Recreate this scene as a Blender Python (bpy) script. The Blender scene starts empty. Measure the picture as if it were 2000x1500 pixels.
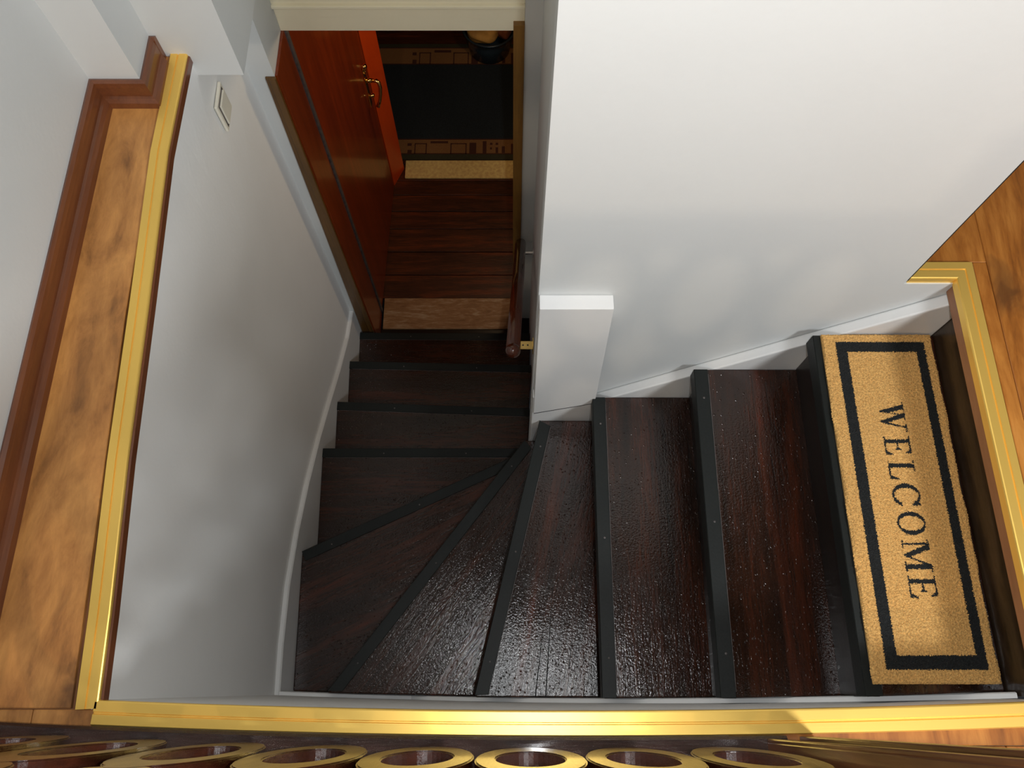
import bpy, bmesh, math, random
import numpy as np
from mathutils import Vector, Matrix
random.seed(7)
C = bpy.context.scene.collection
SC = bpy.context.scene

# ------------------------------------------------------------------ camera
H = 1.44                      # eye height above the upper floor (z = 0)
F = 1560.0                    # focal length in pixels of a 2000 px wide frame
PITCH = math.atan(F / 595.0)  # looking steeply down the stairwell
SP, CP = math.sin(PITCH), math.cos(PITCH)
cam = bpy.data.objects.new('camera', bpy.data.cameras.new('camera'))
C.objects.link(cam)
cam.location = (0, 0, H)
cam.rotation_euler = (math.pi / 2 - PITCH, 0, 0)
cam.data.sensor_width = 36.0
cam.data.lens = F / 2000.0 * 36.0
cam.data.clip_start = 0.01
SC.camera = cam

# ------------------------------------------------------------------ world, lights, exposure
w = bpy.data.worlds.new('world'); SC.world = w
w.use_nodes = True
w.node_tree.nodes['Background'].inputs['Color'].default_value = (0.75, 0.8, 0.9, 1)
w.node_tree.nodes['Background'].inputs['Strength'].default_value = 0.05

def light(name, kind, loc, energy, color, size=0.1, rot=(0, 0, 0), spot=None):
    l = bpy.data.lights.new(name, kind); l.energy = energy; l.color = color
    if kind == 'AREA':
        l.shape = 'DISK'; l.size = size
    else:
        l.shadow_soft_size = size
    if spot:
        l.spot_size, l.spot_blend = spot
    o = bpy.data.objects.new(name, l); C.objects.link(o)
    o.location = loc; o.rotation_euler = rot
    return o
# the camera's own flash, a few centimetres right of the lens
light('camera_flash', 'SPOT', (0.085, -0.01, 1.47), 36, (0.96, 0.985, 1.0), 0.012,
      (math.pi / 2 - PITCH + 0.05, 0.0, 0), (math.radians(150), 0.7))
# added area fill for ambient light; a warm lamp farther back behind the balustrade
_d = Vector((-0.6, 0.55, -0.9)) - Vector((1.55, -1.15, 2.2))
light('upper_fill', 'AREA', (1.55, -1.15, 2.2), 62, (0.94, 0.98, 1.0), 0.5, _d.to_track_quat('-Z', 'Y').to_euler())
light('warm_lamp', 'POINT', (-0.3, -1.9, 2.12), 46, (1.0, 0.80, 0.58), 0.06)
# warm fill added to brighten the lower hall, just behind the door head
light('hall_fill', 'POINT', (0.25, 2.35, -0.6), 8.0, (1.0, 0.72, 0.42), 0.08)

SC.cycles.denoising_prefilter = 'NONE'
SC.view_settings.view_transform = 'Standard'
SC.view_settings.look = 'None'
SC.view_settings.exposure = 0.06
SC.view_settings.gamma = 1.0
SC.view_settings.use_curve_mapping = False

# ------------------------------------------------------------------ measuring helpers
def _ray(u, v):
    a, b = u - 1000.0, 750.0 - v
    return a, F * CP + b * SP, -F * SP + b * CP
def atz(u, v, z):
    x, y, d = _ray(u, v); t = (z - H) / d
    return x * t, y * t
def aty(u, v, yy):
    x, y, d = _ray(u, v); t = yy / y
    return x * t, H + d * t
def atx(u, v, xx):
    x, y, d = _ray(u, v); t = xx / x
    return y * t, H + d * t
def bow(x):                   # the stairwell's near edge is not quite straight
    return 0.018 * min(1.6, ((x - 0.12) / 0.85) ** 2)

# ------------------------------------------------------------------ materials
def new_mat(name):
    m = bpy.data.materials.new(name); m.use_nodes = True
    nt = m.node_tree; b = nt.nodes['Principled BSDF']
    return m, nt, b
def N(nt, kind, **kw):
    n = nt.nodes.new(kind)
    for k, v in kw.items():
        if k in n.inputs: n.inputs[k].default_value = v
        else: setattr(n, k, v)
    return n
def ramp(nt, stops):
    r = nt.nodes.new('ShaderNodeValToRGB'); cr = r.color_ramp
    while len(cr.elements) < len(stops): cr.elements.new(0.5)
    for e, (p, c) in zip(cr.elements, stops):
        e.position = p; e.color = (*c, 1)
    return r
def coords(nt, scale, rnd=True):
    tc = nt.nodes.new('ShaderNodeTexCoord')
    mp = nt.nodes.new('ShaderNodeMapping'); mp.inputs['Scale'].default_value = scale
    nt.links.new(tc.outputs['Object'], mp.inputs['Vector'])
    if rnd:
        oi = nt.nodes.new('ShaderNodeObjectInfo')
        ml = nt.nodes.new('ShaderNodeMath'); ml.operation = 'MULTIPLY'; ml.inputs[1].default_value = 37.0
        nt.links.new(oi.outputs['Random'], ml.inputs[0])
        cb = nt.nodes.new('ShaderNodeCombineXYZ')
        for i in range(3): nt.links.new(ml.outputs[0], cb.inputs[i])
        nt.links.new(cb.outputs[0], mp.inputs['Location'])
    return mp
def bump(nt, b, src, strength, dist):
    bp = nt.nodes.new('ShaderNodeBump'); bp.inputs['Strength'].default_value = strength
    bp.inputs['Distance'].default_value = dist
    nt.links.new(src, bp.inputs['Height']); nt.links.new(bp.outputs[0], b.inputs['Normal'])
    return bp

def paint(name, col, rough=0.6, var=0.05, bstr=0.08):
    m, nt, b = new_mat(name)
    mp = coords(nt, (1, 1, 1), False)
    n = N(nt, 'ShaderNodeTexNoise', Scale=2.2, Detail=4.0, Roughness=0.55)
    nt.links.new(mp.outputs[0], n.inputs['Vector'])
    lo = tuple(c * (1 - var) for c in col)
    r = ramp(nt, [(0.3, lo), (0.7, col)])
    nt.links.new(n.outputs['Fac'], r.inputs[0]); nt.links.new(r.outputs[0], b.inputs['Base Color'])
    n2 = N(nt, 'ShaderNodeTexNoise', Scale=90.0, Detail=3.0)
    nt.links.new(mp.outputs[0], n2.inputs['Vector'])
    bump(nt, b, n2.outputs['Fac'], bstr, 0.004)
    b.inputs['Roughness'].default_value = rough
    return m

def wood(name, stops, scale, rough=0.35, grain=9.0, coat=0.0, bstr=0.1, knots=None, distort=1.5):
    """grain runs along the axis whose scale is small"""
    m, nt, b = new_mat(name)
    mp = coords(nt, scale)
    n1 = N(nt, 'ShaderNodeTexNoise', Scale=1.0, Detail=5.0, Roughness=0.6, Distortion=distort)
    nt.links.new(mp.outputs[0], n1.inputs['Vector'])
    n2 = N(nt, 'ShaderNodeTexNoise', Scale=grain, Detail=6.0, Roughness=0.7, Distortion=0.4)
    nt.links.new(mp.outputs[0], n2.inputs['Vector'])
    mx = nt.nodes.new('ShaderNodeMix'); mx.data_type = 'FLOAT'; mx.inputs['Factor'].default_value = 0.4
    nt.links.new(n1.outputs['Fac'], mx.inputs[2]); nt.links.new(n2.outputs['Fac'], mx.inputs[3])
    r = ramp(nt, stops)
    nt.links.new(mx.outputs[0], r.inputs[0])
    col = r.outputs[0]
    if knots:
        mp2 = coords(nt, knots[0])
        vo = N(nt, 'ShaderNodeTexVoronoi', Scale=1.0); nt.links.new(mp2.outputs[0], vo.inputs['Vector'])
        nz = N(nt, 'ShaderNodeTexNoise', Scale=3.0, Detail=3.0, Distortion=1.0); nt.links.new(mp2.outputs[0], nz.inputs['Vector'])
        ad = nt.nodes.new('ShaderNodeMath'); ad.operation = 'MULTIPLY_ADD'; ad.inputs[1].default_value = 0.5
        nt.links.new(nz.outputs['Fac'], ad.inputs[0]); nt.links.new(vo.outputs['Distance'], ad.inputs[2])
        kr = ramp(nt, [(knots[1], (1, 1, 1)), (knots[1] + 0.14, (0, 0, 0))])
        nt.links.new(ad.outputs[0], kr.inputs[0])
        mk = nt.nodes.new('ShaderNodeMix'); mk.data_type = 'RGBA'
        mk.inputs['B'].default_value = (*knots[2], 1)
        sc_ = nt.nodes.new('ShaderNodeMath'); sc_.operation = 'MULTIPLY'; sc_.inputs[1].default_value = 0.75
        nt.links.new(kr.outputs[0], sc_.inputs[0])
        nt.links.new(sc_.outputs[0], mk.inputs['Factor']); nt.links.new(col, mk.inputs['A'])
        col = mk.outputs['Result']
    nt.links.new(col, b.inputs['Base Color'])
    bump(nt, b, n2.outputs['Fac'], bstr, 0.003)
    b.inputs['Roughness'].default_value = rough
    if coat:
        b.inputs['Coat Weight'].default_value = coat; b.inputs['Coat Roughness'].default_value = 0.08
    return m

def varnished(name, stops, scale, grain_bump=0.3, speck=0.42):
    """old dark stained tread: brushed glossy varnish with grain ridges and dust nibs"""
    m, nt, b = new_mat(name)
    mp = coords(nt, scale)
    n1 = N(nt, 'ShaderNodeTexNoise', Scale=1.0, Detail=4.0, Roughness=0.6, Distortion=0.6)
    n2 = N(nt, 'ShaderNodeTexNoise', Scale=11.0, Detail=4.0, Roughness=0.7, Distortion=0.3)
    for n in (n1, n2): nt.links.new(mp.outputs[0], n.inputs['Vector'])
    mp0 = coords(nt, (1, 1, 1))
    n3 = N(nt, 'ShaderNodeTexNoise', Scale=190.0, Detail=2.0, Roughness=0.6)
    n4 = N(nt, 'ShaderNodeTexNoise', Scale=5.0, Detail=5.0, Roughness=0.6)
    vo = N(nt, 'ShaderNodeTexVoronoi', Scale=80.0)
    for n in (n3, n4, vo): nt.links.new(mp0.outputs[0], n.inputs['Vector'])
    mx = nt.nodes.new('ShaderNodeMix'); mx.data_type = 'FLOAT'; mx.inputs['Factor'].default_value = 0.35
    nt.links.new(n1.outputs['Fac'], mx.inputs[2]); nt.links.new(n2.outputs['Fac'], mx.inputs[3])
    r = ramp(nt, stops); nt.links.new(mx.outputs[0], r.inputs[0]); nt.links.new(r.outputs[0], b.inputs['Base Color'])
    rr = ramp(nt, [(0.35, (0.09,) * 3), (0.65, (0.20,) * 3)])
    nt.links.new(n4.outputs['Fac'], rr.inputs[0]); nt.links.new(rr.outputs[0], b.inputs['Roughness'])
    # dust nibs: small raised dots
    vr = ramp(nt, [(0.06, (1,) * 3), (0.22, (0,) * 3)]); nt.links.new(vo.outputs['Distance'], vr.inputs[0])
    b1 = nt.nodes.new('ShaderNodeBump'); b1.inputs['Strength'].default_value = grain_bump; b1.inputs['Distance'].default_value = 0.002
    nt.links.new(n2.outputs['Fac'], b1.inputs['Height'])
    b2 = nt.nodes.new('ShaderNodeBump'); b2.inputs['Strength'].default_value = speck; b2.inputs['Distance'].default_value = 0.0016
    nt.links.new(n3.outputs['Fac'], b2.inputs['Height']); nt.links.new(b1.outputs[0], b2.inputs['Normal'])
    b3 = nt.nodes.new('ShaderNodeBump'); b3.inputs['Strength'].default_value = 0.8; b3.inputs['Distance'].default_value = 0.0015
    nt.links.new(vr.outputs[0], b3.inputs['Height']); nt.links.new(b2.outputs[0], b3.inputs['Normal'])
    nt.links.new(b3.outputs[0], b.inputs['Normal'])
    b.inputs['Specular IOR Level'].default_value = 0.55
    return m

def metal(name, col, rough, brush=None):
    m, nt, b = new_mat(name)
    b.inputs['Base Color'].default_value = (*col, 1); b.inputs['Metallic'].default_value = 0.6 if 'alum' in name else 1.0
    b.inputs['Roughness'].default_value = rough
    if brush:
        mp = coords(nt, brush)
        n = N(nt, 'ShaderNodeTexNoise', Scale=1.0, Detail=3.0); nt.links.new(mp.outputs[0], n.inputs['Vector'])
        bump(nt, b, n.outputs['Fac'], 0.05, 0.0006)
    return m
def plain(name, col, rough=0.5, noise=30.0, var=0.2, bstr=0.1, metallic=0.0):
    m, nt, b = new_mat(name)
    mp = coords(nt, (1, 1, 1))
    n = N(nt, 'ShaderNodeTexNoise', Scale=noise, Detail=4.0); nt.links.new(mp.outputs[0], n.inputs['Vector'])
    r = ramp(nt, [(0.3, tuple(c * (1 - var) for c in col)), (0.7, tuple(min(1, c * (1 + var)) for c in col))])
    nt.links.new(n.outputs['Fac'], r.inputs[0]); nt.links.new(r.outputs[0], b.inputs['Base Color'])
    bump(nt, b, n.outputs['Fac'], bstr, 0.002)
    b.inputs['Roughness'].default_value = rough; b.inputs['Metallic'].default_value = metallic
    return m

M_WALL = paint('wall_paint', (0.65, 0.668, 0.665))
M_WALL_LIT = paint('wall_paint_lightened', (0.86, 0.86, 0.845))  # lighter copy of wall_paint, stands in for light low in the stairwell
M_CEIL = paint('brown_ceiling', (0.10, 0.055, 0.03))
M_GLOSS = paint('gloss_white_paint', (0.78, 0.78, 0.77), rough=0.35)
M_CREAM = paint('cream_paint', (0.90, 0.84, 0.64), rough=0.4)
LAM = [(0.32, (0.18, 0.075, 0.024)), (0.46, (0.44, 0.19, 0.052)), (0.60, (0.64, 0.30, 0.085)), (0.78, (0.78, 0.41, 0.14))]
M_LAM = wood('laminate_oak', LAM, (7, 2.0, 7), rough=0.34, grain=5.0, bstr=0.04,
             knots=((5, 3.2, 5), 0.36, (0.07, 0.03, 0.015)), distort=2.2)
LAM2 = [(0.30, (0.12, 0.038, 0.008)), (0.45, (0.34, 0.115, 0.018)), (0.60, (0.52, 0.21, 0.040)), (0.8, (0.64, 0.30, 0.075))]
M_LAMR = wood('laminate_oak_orange', LAM2, (9, 1.6, 9), rough=0.34, grain=5.0, bstr=0.04,
              knots=((5, 3.0, 5), 0.34, (0.09, 0.035, 0.012)), distort=1.8)
M_BASE = wood('mahogany_baseboard', [(0.3, (0.10, 0.028, 0.010)), (0.7, (0.21, 0.068, 0.022))], (30, 2, 30), rough=0.35, coat=0.3)
M_EDGE = wood('floor_edge_wood', [(0.3, (0.22, 0.09, 0.04)), (0.7, (0.38, 0.17, 0.075))], (20, 2, 20), rough=0.4)
M_GOLD = metal('gold_aluminium', (1.0, 0.66, 0.15), 0.36, (500, 4, 500))
M_GOLDX = metal('gold_aluminium_long', (1.0, 0.66, 0.15), 0.36, (4, 500, 500))
M_BRASS = metal('brass', (0.9, 0.62, 0.22), 0.15)
M_CHROME = metal('chrome', (0.8, 0.8, 0.8), 0.15)
TR = [(0.34, (0.006, 0.0035, 0.0022)), (0.5, (0.024, 0.009, 0.005)), (0.62, (0.060, 0.016, 0.007)), (0.78, (0.15, 0.016, 0.005))]
M_TY = varnished('stained_tread_along_y', TR, (14, 1.1, 14))
M_TX = varnished('stained_tread_along_x', TR, (1.1, 14, 14))
M_STRIP = plain('black_rubber', (0.007, 0.009, 0.008), 0.5, 200, 0.2, 0.1)
M_STRIP.node_tree.nodes['Principled BSDF'].inputs['Specular IOR Level'].default_value = 0.3
M_RISER = wood('dark_riser', [(0.3, (0.004, 0.0025, 0.002)), (0.7, (0.014, 0.007, 0.004))], (4, 4, 20), rough=0.3)
M_DIRTY = wood('worn_top_riser', [(0.35, (0.012, 0.007, 0.004)), (0.6, (0.05, 0.03, 0.016)), (0.75, (0.11, 0.085, 0.06))], (6, 3, 12), rough=0.35, coat=0.4)
M_COIR = plain('coir', (0.62, 0.36, 0.115), 0.95, 260, 0.32, 0.6)
M_COIRK = plain('black_coir', (0.008, 0.009, 0.009), 0.9, 260, 0.3, 0.6)
M_DOOR = wood('red_brown_door', [(0.3, (0.18, 0.022, 0.003)), (0.7, (0.42, 0.055, 0.006))], (8, 8, 0.8), rough=0.3, coat=0.3)
M_REDP = wood('red_panel', [(0.3, (0.80, 0.075, 0.006)), (0.7, (0.95, 0.10, 0.010))], (3, 3, 1), rough=0.35)
M_JAMB = wood('dark_jamb', [(0.3, (0.13, 0.020, 0.003)), (0.7, (0.30, 0.045, 0.007))], (20, 20, 1.5), rough=0.3, coat=0.3)
M_CASE = wood('tan_casing', [(0.3, (0.15, 0.07, 0.016)), (0.7, (0.30, 0.15, 0.03))], (20, 20, 1.5), rough=0.4)
M_JAMB2 = wood('olive_casing', [(0.3, (0.07, 0.030, 0.006)), (0.7, (0.17, 0.08, 0.018))], (20, 20, 1.5), rough=0.3)
M_HPL = wood('hall_planks', [(0.33, (0.028, 0.010, 0.004)), (0.5, (0.085, 0.024, 0.008)), (0.66, (0.22, 0.045, 0.010)), (0.78, (0.22, 0.10, 0.03))], (1.6, 16, 16), rough=0.4, coat=0.2, bstr=0.3)
M_WORN = wood('worn_threshold', [(0.30, (0.20, 0.08, 0.03)), (0.5, (0.40, 0.20, 0.08)), (0.66, (0.60, 0.42, 0.26))], (5, 26, 26), rough=0.5, grain=6, bstr=0.5)
M_RAIL = wood('handrail_mahogany', [(0.3, (0.035, 0.008, 0.004)), (0.7, (0.10, 0.022, 0.008))], (14, 2, 2), rough=0.18, coat=0.6)
M_BAL = wood('balustrade_dark', [(0.3, (0.006, 0.003, 0.002)), (0.7, (0.040, 0.011, 0.005))], (3, 40, 40), rough=0.16, coat=0.25, bstr=0.9)
M_FRET_SHADE = wood('fretwork_edge_shade', [(0.3, (0.010, 0.003, 0.002)), (0.7, (0.06, 0.014, 0.006))], (26, 26, 4), rough=0.25, coat=0.5, bstr=0.3)  # shade on the cut edges of the boards, put into a darker wood
M_POST = wood('newel_wood', [(0.3, (0.04, 0.012, 0.006)), (0.7, (0.15, 0.062, 0.026))], (30, 30, 2), rough=0.3, coat=0.2, bstr=0.1)
M_FRET = wood('fretwork_pine', [(0.3, (0.12, 0.065, 0.018)), (0.7, (0.36, 0.22, 0.06))], (26, 26, 4), rough=0.28, coat=0.4, bstr=0.35)
M_PLAST = plain('switch_plastic', (0.80, 0.76, 0.64), 0.3, 20, 0.04, 0.02)
M_RUG = plain('rug_dark', (0.016, 0.022, 0.026), 0.95, 300, 0.4, 0.6)
M_RUGB = plain('rug_border', (0.27, 0.125, 0.04), 0.95, 300, 0.25, 0.6)
M_RUGM = plain('rug_motif', (0.075, 0.022, 0.010), 0.95, 300, 0.25, 0.6)
M_RUGG = plain('rug_edge_green', (0.05, 0.045, 0.02), 0.95, 300, 0.25, 0.6)
M_MATC = plain('cream_mat', (1.0, 0.62, 0.22), 0.95, 60, 0.22, 0.5)
M_BLUE = plain('blue_plastic', (0.035, 0.055, 0.075), 0.2, 6, 0.4, 0.2)
M_CLOTH = plain('yellow_cloth', (0.75, 0.38, 0.09), 0.7, 9, 0.4, 0.4)
M_CLOTH2 = plain('brown_cloth', (0.30, 0.09, 0.03), 0.7, 9, 0.4, 0.4)
M_DARK = plain('dark_gap_and_shadow', (0.004, 0.004, 0.004), 0.8, 20, 0.2, 0.0)
M_SEAL = plain('grey_seal', (0.10, 0.085, 0.08), 0.45, 60, 0.3, 0.1)
M_HALLW = paint('hall_wall_brown', (0.09, 0.035, 0.02), rough=0.5)

# ------------------------------------------------------------------ mesh helpers
def link(name, me, mat, parent=None, kind=None, label=None, cat=None, group=None):
    o = bpy.data.objects.new(name, me); C.objects.link(o)
    if mat: me.materials.append(mat)
    if parent: o.parent = parent
    if kind: o['kind'] = kind
    if label: o['label'] = label
    if cat: o['category'] = cat
    if group: o['group'] = group
    return o
def from_bm(name, bm, mat, parent=None, bevel=0.0, seg=2, smooth=False, **kw):
    bmesh.ops.recalc_face_normals(bm, faces=bm.faces[:])
    if bevel:
        es = [e for e in bm.edges if e.is_manifold and e.calc_face_angle(0) > 0.5]
        bmesh.ops.bevel(bm, geom=es, offset=bevel, segments=seg, affect='EDGES', profile=0.6)
    me = bpy.data.meshes.new(name); bm.to_mesh(me); bm.free()
    if smooth:
        for p in me.polygons: p.use_smooth = True
    return link(name, me, mat, parent, **kw)
def add_prism(bm, pts, a, b, axis='z'):
    """extrude a polygon: axis z -> pts are (x,y); y -> (x,z); x -> (y,z)"""
    def mk(p, t):
        return (p[0], p[1], t) if axis == 'z' else (p[0], t, p[1]) if axis == 'y' else (t, p[0], p[1])
    va = [bm.verts.new(mk(p, a)) for p in pts]; vb = [bm.verts.new(mk(p, b)) for p in pts]
    n = len(pts)
    bm.faces.new(va); bm.faces.new(vb[::-1])
    for i in range(n): bm.faces.new((va[i], va[(i + 1) % n], vb[(i + 1) % n], vb[i]))
def add_box(bm, x0, x1, y0, y1, z0, z1):
    add_prism(bm, [(x0, y0), (x1, y0), (x1, y1), (x0, y1)], z0, z1)
def prism(name, pts, a, b, mat, axis='z', parent=None, bevel=0.0, **kw):
    bm = bmesh.new(); add_prism(bm, pts, a, b, axis)
    return from_bm(name, bm, mat, parent, bevel, **kw)
def box(name, x0, x1, y0, y1, z0, z1, mat, parent=None, bevel=0.0, **kw):
    return prism(name, [(x0, y0), (x1, y0), (x1, y1), (x0, y1)], z0, z1, mat, 'z', parent, bevel, **kw)
def add_tube(bm, pts, r, n=16, cap=True):
    pts = [Vector(p) for p in pts]; rings = []
    rr = r if isinstance(r, (list, tuple)) else [r] * len(pts)
    up = None
    for i, p in enumerate(pts):
        t = (pts[min(i + 1, len(pts) - 1)] - pts[max(i - 1, 0)]).normalized()
        if up is None: up = Vector((0, 0, 1)) if abs(t.z) < 0.9 else Vector((1, 0, 0))
        s = t.cross(up).normalized(); up = s.cross(t).normalized()
        rings.append([bm.verts.new(p + (s * math.cos(a) + up * math.sin(a)) * rr[i])
                      for a in [2 * math.pi * k / n for k in range(n)]])
    for a, b in zip(rings, rings[1:]):
        for k in range(n): bm.faces.new((a[k], a[(k + 1) % n], b[(k + 1) % n], b[k]))
    if cap: bm.faces.new(rings[0]); bm.faces.new(rings[-1][::-1])
def add_sweep(bm, path, prof, closed=True, part=None):
    """sweep profile (offset to the left of the path direction, z) along an xy path with mitres"""
    P = [Vector(p) for p in path]; rings = []
    for i, p in enumerate(P):
        d0 = (P[i] - P[i - 1]).normalized() if i else (P[1] - P[0]).normalized()
        d1 = (P[i + 1] - P[i]).normalized() if i < len(P) - 1 else d0
        n0, n1 = Vector((-d0.y, d0.x)), Vector((-d1.y, d1.x))
        m = (n0 + n1).normalized(); m /= max(0.3, m.dot(n1))
        if part is None or i in part: rings.append([bm.verts.new((p.x + m.x * o, p.y + m.y * o, z)) for o, z in prof])
    k = len(prof)
    for a, b in zip(rings, rings[1:]):
        for j in range(k if closed else k - 1):
            bm.faces.new((a[j], a[(j + 1) % k], b[(j + 1) % k], b[j]))
    if closed: bm.faces.new(rings[0]); bm.faces.new(rings[-1][::-1])
def empty(name, loc=(0, 0, 0), label=None, cat=None, group=None, kind=None):
    o = bpy.data.objects.new(name, None); C.objects.link(o); o.location = loc
    o.empty_display_size = 0.05
    if label: o['label'] = label
    if cat: o['category'] = cat
    if group: o['group'] = group
    if kind: o['kind'] = kind
    return o
S = dict(kind='structure')

# ------------------------------------------------------------------ main dimensions
R = 0.204                       # riser
ZH = -11 * R                    # lower hall floor
YP = 0.772                      # partition face
YS = 0.745                      # skirting face on the partition
def xl(y): return -0.697 - 0.028 * (y + 0.03)        # left stairwell wall
def yn(x): return -0.034 + bow(x)                    # near stairwell wall / floor edge
XR = 0.90                       # right floor edge
NX = [-0.70 + i * (1.62 / 16) for i in range(17)]    # samples along the near edge

# ------------------------------------------------------------------ walls
left_top = [atz(u, v, 0) for u, v in ((197, 1372), (219, 1200), (252, 900), (292, 600), (330, 300), (368, 108))]
bm = bmesh.new()
_ly = [p[1] for p in left_top]; _lx = [p[0] for p in left_top]
rows = []
for y in [-0.3] + list(np.linspace(-0.03, 1.36, 15)) + [1.62]:
    xt = float(np.interp(y, _ly, _lx)) - 0.0005; b_ = xl(y) - 0.11
    rows.append([bm.verts.new(p) for p in ((b_, y, ZH - 0.2), (xl(y), y, ZH - 0.2), (xl(y), y, -0.45), ((xt + xl(y)) / 2, y, -0.2), (xt, y, -0.02), (b_, y, -0.02))])
for a, b in zip(rows, rows[1:]):
    for k in range(6): bm.faces.new((a[k], a[(k + 1) % 6], b[(k + 1) % 6], b[k]))
bm.faces.new(rows[0]); bm.faces.new(rows[-1][::-1])
from_bm('wall_left', bm, M_WALL_LIT, **S)
box('wall_left_upper', -1.03, -0.915, -3.0, 1.62, -0.3, 2.3, M_WALL, **S)
bm = bmesh.new()
add_prism(bm, [(x, yn(x)) for x in NX] + [(1.2, yn(0.92)), (1.2, -0.3), (xl(-0.3), -0.3), (xl(-.03), yn(-.7))], ZH - 0.2, -0.012)
from_bm('wall_near', bm, M_WALL_LIT, **S)
# partition with the handrail corridor on its left
bm = bmesh.new()
add_prism(bm, [(0.056, YP), (0.80, YP), (0.80, YP + 0.1), (0.19, YP + 0.1), (0.19, 1.9), (0.088, 1.9), (0.088, 1.30)], 0.0, 2.3)
add_prism(bm, [(0.056, YP), (0.80, YP), (0.80, YP + 0.1), (0.19, YP + 0.1), (0.19, 1.9), (0.088, 1.9), (0.088, 1.30)], ZH - 0.2, 0.0)
bmesh.ops.remove_doubles(bm, verts=bm.verts[:], dist=1e-5)
add_box(bm, 0.80, 1.02, YP, YP + 0.1, ZH - 0.2, -0.011)
from_bm('wall_right', bm, M_WALL, **S)
box('trim_7', 0.8005, 0.8045, YP + 0.002, YP + 0.098, 0.0, 2.25, M_DARK, **S)
# door wall: left pier, reveal, head, right strip
bm = bmesh.new()
add_box(bm, -1.03, -0.672, 1.62, 1.80, ZH - 0.2, 2.3)
from_bm('wall_back_left', bm, M_WALL, **S)
box('wall_back_right', 0.037, 0.088, 1.775, 1.90, ZH - 0.2, 2.3, M_WALL, **S)
bm = bmesh.new()
add_box(bm, -0.672, 0.037, 1.785, 1.86, -0.362, -0.272)
add_box(bm, -0.672, 0.037, 1.772, 1.86, -0.272, -0.262)
add_box(bm, -0.672, 0.037, 1.782, 1.86, -0.262, 0.3)
from_bm('trim_1', bm, M_CREAM, label='cream painted head beam above the door opening', bevel=0.002, **S)
box('wall_back', -0.672, 0.037, 1.80, 1.9, 0.3, 2.3, M_WALL, **S)
# boxed chase above the stairs and the column standing on the ledge
bm = bmesh.new()
add_box(bm, -0.93, -0.805, 1.232, 1.62, 0.0, 2.3)
add_box(bm, -0.86, -0.748, 1.352, 1.6195, 0.0, 2.3)
add_prism(bm, [(-0.748, 1.352), (-0.632, 1.352), (-0.632, 1.619), (-0.748, 1.619)], -0.06, 2.3)
from_bm('wall_chase', bm, M_WALL, **S)

# upper room shell
box('ceiling', -1.03, 2.6, -3.1, 2.7, 2.3, 2.38, M_CEIL, **S)
box('wall_rear', -1.03, 2.6, -3.1, -3.0, 0.0, 2.3, M_WALL, **S)
box('wall_far_right', 2.5, 2.6, -3.0, 2.6, 0.0, 2.3, M_WALL, **S)
box('wall_far', 0.19, 2.5, 2.6, 2.7, 0.0, 2.3, M_WALL, **S)

# ------------------------------------------------------------------ upper floor: slab and laminate planks
yl = atz(100, 1385, 0)[1]
floor = empty('floor', kind='structure')
bm = bmesh.new()
add_box(bm, -0.915, 2.5, -3.0, -0.30, -0.2, -0.011)
add_box(bm, XR + 0.03, 2.5, -0.30, 2.6, -0.045, -0.0112)
add_box(bm, 0.19, XR + 0.03, YP + 0.1, 2.6, -0.2, -0.011)
add_prism(bm, [(-0.915, -0.30), (-0.735, -0.30), (-0.715, yl - 0.03), (-0.712, yl), (-0.745, 0.7), (-0.76, 1.352), (-0.915, 1.352)], -0.018, -0.011)
from_bm('slab', bm, M_EDGE, floor)
T = -0.010
def plank(pts, mat=M_LAM):
    cx = sum(p[0] for p in pts) / len(pts); cy = sum(p[1] for p in pts) / len(pts)
    o = prism('plank', [(p[0] - cx, p[1] - cy) for p in pts], T, 0.0, mat, parent=floor, bevel=0.0012, seg=1)
    o.location = (cx, cy, 0); return o
def rect(x0, x1, y0, y1, mat=M_LAM, g=0.0006): return plank([(x0 + g, y0 + g), (x1 - g, y0 + g), (x1 - g, y1 - g), (x0 + g, y1 - g)], mat)

# ledge on the left
plank([(-0.905, yl + 0.001), (-0.738, yl + 0.001), (-0.772, 0.70), (-0.782, 1.352), (-0.805, 1.352), (-0.805, 1.232), (-0.915, 1.232), (-0.915, 0.3)])
# short cross pieces in front of the ledge
rect(-0.915, -0.80, yl - 0.03, yl, M_LAM); rect(-0.80, -0.6965, yl - 0.03, yl, M_LAM)
# right hand floor, planks running away from the camera
for x0, x1, cuts in ((0.805, 0.972, [YP + 0.002, 1.75, 2.6]), ):
    plank([(0.8055, 0.8165), (0.972, 0.8165), (0.972, 1.75), (0.8055, 1.75)], M_LAMR)
    plank([(0.8055, 1.751), (0.972, 1.751), (0.972, 2.6), (0.8055, 2.6)], M_LAMR)
plank([(0.944, -0.6), (0.9715, -0.6), (0.9715, 0.816), (0.944, 0.816)], M_LAMR)
for x0, x1, cuts in ((0.972, 1.164, [-3.0, -1.2, -0.10, 1.15, 2.6]), (1.164, 1.356, [-3.0, -0.6, 0.62, 1.9, 2.6]),
                     (1.356, 1.548, [-3, -1.4, -0.1, 1.1, 2.6]), (1.548, 1.74, [-3, -0.8, 0.5, 1.8, 2.6]),
                     (1.74, 1.932, [-3, -1.5, 0.1, 1.4, 2.6]), (1.932, 2.124, [-3, -0.9, 0.4, 2.6]), (2.124, 2.5, [-3, -1, 1, 2.6])):
    for a, b in zip(cuts, cuts[1:]): rect(x0, x1, a, b, M_LAMR)
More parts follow.
